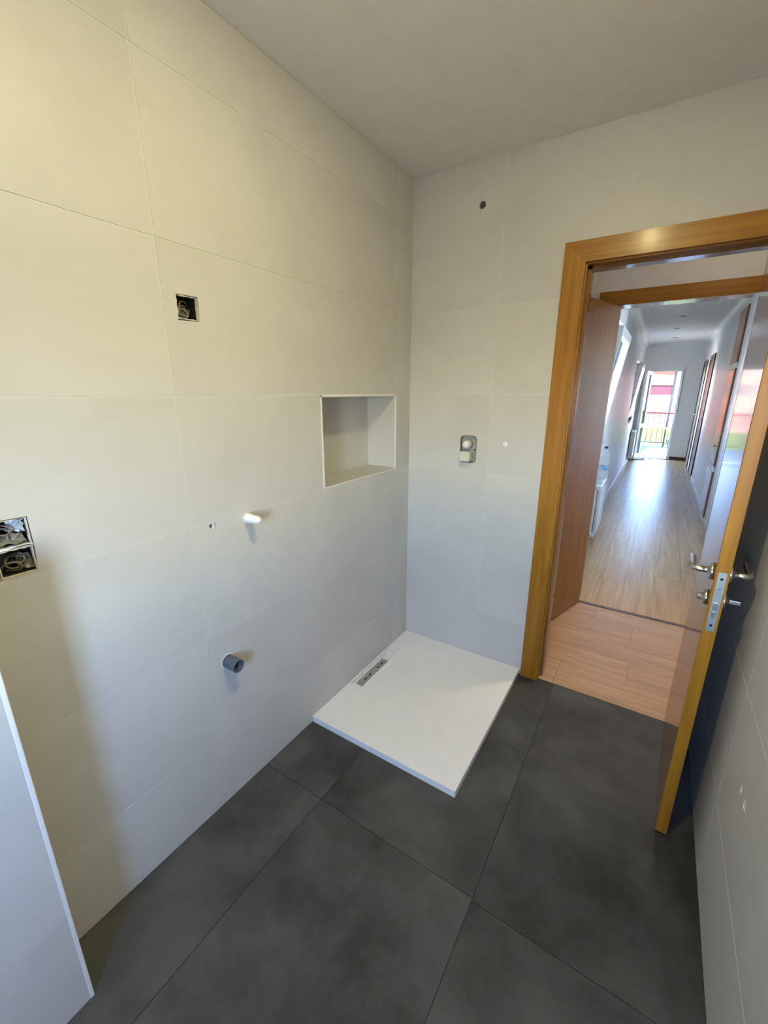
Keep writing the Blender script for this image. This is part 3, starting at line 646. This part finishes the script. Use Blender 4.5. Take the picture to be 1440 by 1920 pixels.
# balcony door
D3 = root('door_3'); struct(D3, 'white glazed balcony door with its leaf swung into the corridor')
MB().slab([(BX0, 0.0), (BX0 + 0.03, 0.0), (BX0 + 0.03, BZ - 0.03), (BX1 - 0.03, BZ - 0.03), (BX1 - 0.03, 0.0), (BX1, 0.0), (BX1, BZ), (BX0, BZ)], [], mapB, CY1 + 0.03, CY1 + 0.10).build('door_frame', 'white_pvc', D3)
MB().box(BX0, BX1, CY1 - 0.02, CY1 + 0.2, -0.003, 0.012).build('threshold', 'dark_wood', D3)
T3 = Matrix.Translation((BX0 + 0.028, CY1 + 0.02, 0)) @ Matrix.Rotation(math.radians(-98), 4, 'Z')
mL = lambda u, v, d: tuple(T3 @ Vector((u, d, v)))
lf = MB().slab(rect(0.0, 0.57, 0.03, BZ - 0.02), [rect(0.07, 0.50, 0.12, 0.72), rect(0.07, 0.50, 0.80, BZ - 0.10)], mL, -0.03, 0.03).build('leaf', 'white_pvc', D3)
for a, b in ((0.12, 0.72), (0.80, BZ - 0.10)): MB().slab(rect(0.07, 0.50, a, b), [], mL, -0.005, 0.005).build('pane', 'pane', lf)
portal('balcony_door_portal', ((BX0 + BX1) / 2, CY1 + 0.225, BZ / 2), BX1 - BX0, BZ, (0, -1, 0))
tag(MB().tube([(1.475, CY1 - 0.012, 2.02), (1.475, CY1 - 0.012, 1.25), (1.482, CY1 - 0.014, 1.05)], 0.006, 6).build('blind_strap', 'gasket'), 'thin grey roller blind strap hanging beside the balcony door', 'strap')
mb = MB(); vs = []; fs = []
for i in range(9):
    for j in range(7): vs.append((0.80 + i * 0.026 + random.uniform(-0.012, 0.012), 9.16 + j * 0.03 + random.uniform(-0.012, 0.012), 0.004 + abs(math.sin(i * 1.7 + j)) * 0.022))
for i in range(8):
    for j in range(6): k = i * 7 + j; fs.append((k, k + 1, k + 8, k + 7))
o = mb.add(vs, fs).build('crumpled_paper', 'paper'); tag(o, 'crumpled pale paper on the floor by the balcony door', 'paper')
o.modifiers.new('t', 'SOLIDIFY').thickness = 0.002

# ================================================================== TERRACE AND OUTSIDE
tf = MB().box(-0.8, 3.4, CY1 + 0.22, 12.75, -0.2, -0.024).build('floor_terrace', 'floor_grout'); struct(tf, 'grey tiled terrace floor outside the balcony door')
for i in range(10):
    for j in range(7):
        MB().box(-0.78 + i * 0.42, -0.78 + i * 0.42 + 0.41, CY1 + 0.225 + j * 0.42, CY1 + 0.225 + j * 0.42 + 0.41, -0.024, -0.018).build('tile', 'terrace', tf)
RA = thing('terrace_railing', 'iron terrace railing with red handrail and upright bars', 'railing', (1.3, 12.62, -0.02))
MB().bbox(-2.1, 2.1, -0.03, 0.03, 0.915, 0.955, 0.006).build('handrail', 'rail_red', RA)
MB().box(-2.1, 2.1, -0.012, 0.012, 0.085, 0.110).build('bottom_rail', 'iron', RA)
k = 0
x = -2.08
while x < 2.1:
    MB().tube([(x, 0, 0.0 if k % 6 == 0 else 0.10), (x, 0, 0.92)], 0.013 if k % 6 == 0 else 0.008, 8).build('baluster', 'iron', RA); x += 0.13; k += 1
tag(MB().tube([(1.36, 12.45, -0.018), (1.36, 12.45, 2.515)], 0.02, 10).build('awning_pole', 'iron'), 'thin upright awning pole standing in front of the railing', 'pole')
AW = thing('terrace_awning', 'pale awning stretched over the terrace', 'awning', (1.3, CY1 + 0.22, 2.75))
MB().add([(-2.1, 0, 0), (2.1, 0, 0), (2.1, 3.2, -0.25), (-2.1, 3.2, -0.25), (-2.1, 0, 0.02), (2.1, 0, 0.02), (2.1, 3.2, -0.23), (-2.1, 3.2, -0.23)], [(0, 1, 2, 3), (4, 5, 6, 7), (0, 1, 5, 4), (1, 2, 6, 5), (2, 3, 7, 6), (3, 0, 4, 7)]).build('awning_cloth', 'facade_pale', AW)
MB().tube([(-2.1, 3.2, -0.24), (2.1, 3.2, -0.24)], 0.025, 8).build('front_bar', 'iron', AW)
PP = thing('potted_plant', 'small green plant in a dark pot by the terrace railing', 'plant', (1.56, 12.3, -0.018))
MB().lathe((0, 0, 0), (0, 0, 1), [(0, 0.09), (0.20, 0.12), (0.22, 0.125), (0.22, 0.105), (0.19, 0.10), (0.19, 0)], 18).build('pot', 'iron', PP)
for q in range(12):
    an = q * 2.4; l = random.uniform(0.2, 0.36); c, s = math.cos(an), math.sin(an)
    pts = [(0.01 * c, 0.01 * s, 0.19), (0.35 * l * c, 0.35 * l * s, 0.19 + l * 1.1), (0.8 * l * c, 0.8 * l * s, 0.19 + l * 1.15)]
    MB().add([(pts[0]), (pts[1][0] - 0.03 * s, pts[1][1] + 0.03 * c, pts[1][2]), pts[2], (pts[1][0] + 0.03 * s, pts[1][1] - 0.03 * c, pts[1][2] - 0.005)], [(0, 1, 2), (0, 2, 3)]).build('leaf', 'leaf_green', PP)
struct(MB().box(-60, 70, 13.5, 30.0, -3.2, -3.0).build('ground_path', 'kerb'), 'pale sandy ground below the terrace')
struct(MB().box(-60, 70, 30.0, 120, -3.2, -3.0).build('ground_lawn', 'lawn'), 'green lawn beyond the terrace')
struct(MB().box(-40, 40, -60, -3.2, -3.3, -3.0).build('ground_street', 'street'), 'paved ground outside the bathroom window')
struct(MB().box(-60, -0.5, -3.2, 13.5, -3.3, -3.0).build('ground_yard', 'yard'), 'paved yard outside the corridor windows')
BL = thing('distant_building', 'long orange red building with dark window band beyond the lawn', 'building', (1.5, 64, -3.0), math.radians(55))
MB().box(-25, 40, 0, 8, 0, 4.1).build('lower_wall', 'facade', BL)
MB().box(-25, 40, 0.1, 8, 4.1, 5.25).build('window_band', 'band', BL)
MB().box(-25, 40, 0, 8, 5.25, 7.2).build('upper_wall', 'facade', BL)
MB().box(-25.5, 40.5, -0.5, 8, 7.2, 10.5).build('roof_fascia', 'facade_pale', BL)
for xx in (1.05, 6.5, -5.0, 12.0): MB().box(xx, xx + 0.9, -0.15, 0.5, 0, 7.2).build('pilaster', 'facade_pale', BL)
